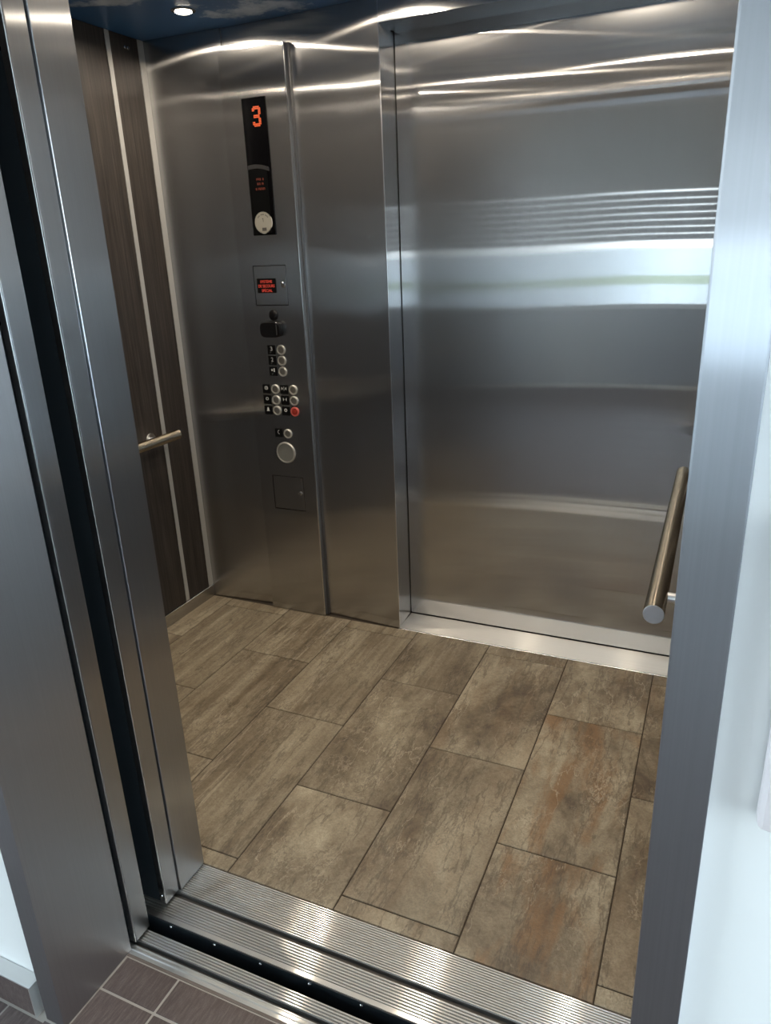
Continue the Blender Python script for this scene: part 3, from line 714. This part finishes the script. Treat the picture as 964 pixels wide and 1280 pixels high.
spk = lathe('speaker', (-0.2515, CY, 0.7300), (0, -1, 0), [(0.0445, 0), (0.0445, 0.003), (0.0420, 0.006), (0.0385, 0.006), (0.0378, 0.0025), (0.001, 0.0025)], 'ring', cp, seg=48)
lathe('speaker_disc', (-0.2515, CY-0.0026, 0.7300), (0, -1, 0), [(0.0375, 0), (0.0370, 0.0012)], 'grille', spk, seg=48)
sd2 = box('service_door', -0.3272, -0.1838, CY+0.0003, CY+0.006, 0.4828, 0.6252, 'steel_cop', cp, bevel=0.0006); sd2['label'] = 'plain square steel door with a lock'
lathe('lock', (-0.2000, CY+0.0003, 0.5580), (0, -1, 0), [(0.0080, 0), (0.0080, 0.003), (0.0065, 0.005), (0.003, 0.0052)], 'chrome', sd2, seg=24)

# ------------------------------------------------------------------ handrails
def handrail(x, wx, y0, y1, z, label):
    e = tag(empty('handrail', (wx, (y0+y1)/2, z)), label, 'handrail')
    r = 0.0200; sg = 1 if wx > x else -1
    lathe('rail_tube', (x, y0+0.0012, z), (0, 1, 0), [(r, 0), (r, y1-y0-0.0024)], 'tube', e, seg=48)
    for yy, ax in ((y0, 1), (y1, -1)):
        lathe('end_cap', (x, yy, z), (0, ax, 0), [(r-0.0012, 0), (r, 0.0011)], 'cap', e, seg=48)
    for yb in (y0+0.095, y1-0.095):
        b_ = lathe('bracket', (x, yb, z-0.004), (sg, 0, 0), [(0.0110, 0.012), (0.0110, abs(wx-x)-0.004)], 'cap', e, seg=20)
        lathe('wall_rose', (wx-sg*0.004, yb, z-0.004), (sg, 0, 0), [(0.026, 0), (0.027, 0.002), (0.027, 0.0038)], 'cap', b_, seg=28)
handrail(1.2660, XR, 0.160, 1.150, 0.813, 'thick round steel handrail on the right, its turned end facing out')
handrail(-0.6630, XL, 0.160, 1.122, 0.818, 'round steel handrail across the dark laminate left wall')

# ------------------------------------------------------------------ rest of the landing (seen mirrored in the steel)
wb_ = empty('wall_hall_back', (1, HY0, 0)); struct(wb_, 'taupe landing wall with a wide window, opposite the lift', 'wall')
t = 0.12
box('wall_section', HX0-0.1, WX0, HY0-t, HY0, 0, HZ, 'taupe', wb_)
box('wall_section', WX1, HX1+0.1, HY0-t, HY0, 0, HZ, 'taupe', wb_)
box('wall_section', WX0, WX1, HY0-t, HY0, WZ1, HZ, 'taupe', wb_)
box('wall_section', WX0, WX1, HY0-t, HY0, 0, WZ0, 'dado', wb_)
w1 = empty('window_1', (WX0, HY0, WZ0)); struct(w1, 'wide landing window with half-lowered dark blind', 'window')
mw = (WX0+WX1)/2
for a in (WX0, mw-0.02, WX1-0.04): box('window_frame', a, a+0.04, HY0-0.09, HY0-0.04, WZ0, WZ1, 'alu', w1)
box('window_frame', WX0+0.041, mw-0.021, HY0-0.09, HY0-0.04, WZ0, WZ0+0.05, 'alu', w1)
box('window_frame', mw+0.021, WX1-0.041, HY0-0.09, HY0-0.04, WZ0, WZ0+0.05, 'alu', w1)
for a, b in ((WX0+0.041, mw-0.021), (mw+0.021, WX1-0.041)):
    box('pane', a, b, HY0-0.068, HY0-0.062, WZ0+0.051, WZ1-0.001, 'glass', w1)
for k in range(7):
    z = 1.478+k*0.066
    box('blind_slat', WX0+0.01, WX1-0.01, HY0-0.030, HY0-0.020, z, z+0.0575, 'blind', w1)
for nm, wx, sg, side, wi in (('wall_hall_right', HX1, 1, 'right', 'added_window_2'), ('wall_hall_left', HX0, -1, 'left', 'added_window_3')):
    wrr = empty(nm, (wx, -2.4, 0)); struct(wrr, 'white %s end wall of the landing with added daylight glazing' % side, 'wall')
    xa, xb = sorted((wx, wx+sg*t))
    box('wall_section', xa, xb, HY0, GY0, 0, HZ, 'white', wrr)
    box('wall_section', xa, xb, GY1, HYW, 0, HZ, 'white', wrr)
    box('wall_section', xa, xb, GY0, GY1, 0, GZ0, 'white', wrr)
    box('wall_section', xa, xb, GY0, GY1, GZ1, HZ, 'white', wrr)
    w2 = empty(wi, (wx, -2.5, GZ0)); struct(w2, 'large %s end window added to bring daylight into the landing' % side, 'window')  # end glazing is added to brighten the landing with sky light
    xa, xb = sorted((wx+sg*0.05, wx+sg*0.056))
    box('pane', xa, xb, GY0+0.03, GY1-0.03, GZ0, GZ1, 'glass', w2)
    xa, xb = sorted((wx+sg*0.03, wx+sg*0.08))
    for y in (GY0, (GY0+GY1)/2-0.02, GY1-0.03): box('window_frame', xa, xb, y, y+0.03, GZ0, GZ1, 'alu', w2)
struct(box('ceiling.001', HX0-0.1, HX1+0.2, HY0-0.12, -0.33, HZ, HZ+0.1, 'white_ceiling'), 'plain white landing ceiling', 'ceiling')
# shaft around the cab keeps daylight out of the gaps
sh = empty('wall_shaft', (0.3, 0.6, -0.5)); struct(sh, 'dark concrete lift shaft around the cab', 'wall')
box('shaft_side', -1.25, -1.20, -0.33, 1.9, -0.6, HZ, 'shaft', sh)
box('shaft_side', 1.70, 1.75, -0.33, 1.9, -0.6, HZ, 'shaft', sh)
box('shaft_side', -1.25, 1.75, 1.9, 1.95, -0.6, HZ, 'shaft', sh)
box('shaft_pit', -1.25, 1.75, -0.33, 1.9, -0.65, -0.6, 'shaft', sh)
box('shaft_side', -1.25, 1.75, -0.3279, -0.310, -0.6, -0.061, 'shaft', sh)
box('shaft_top', -1.25, 1.75, -0.33, 1.95, HZ, HZ+0.05, 'shaft', sh)
# grounds outside, far below the third-floor window
gr = empty('grounds', (0, -120, -6)); struct(gr, 'pale paving and a strip of lawn outside the landing window', 'ground')
box('paving', -300, 300, -135, 40, -6.3, -6.0, 'paving', gr)
box('lawn', -300, 300, -168, -135, -6.3, -5.95, 'grass', gr)
box('paving', -300, 300, -700, -168, -6.3, -6.0, 'paving', gr)
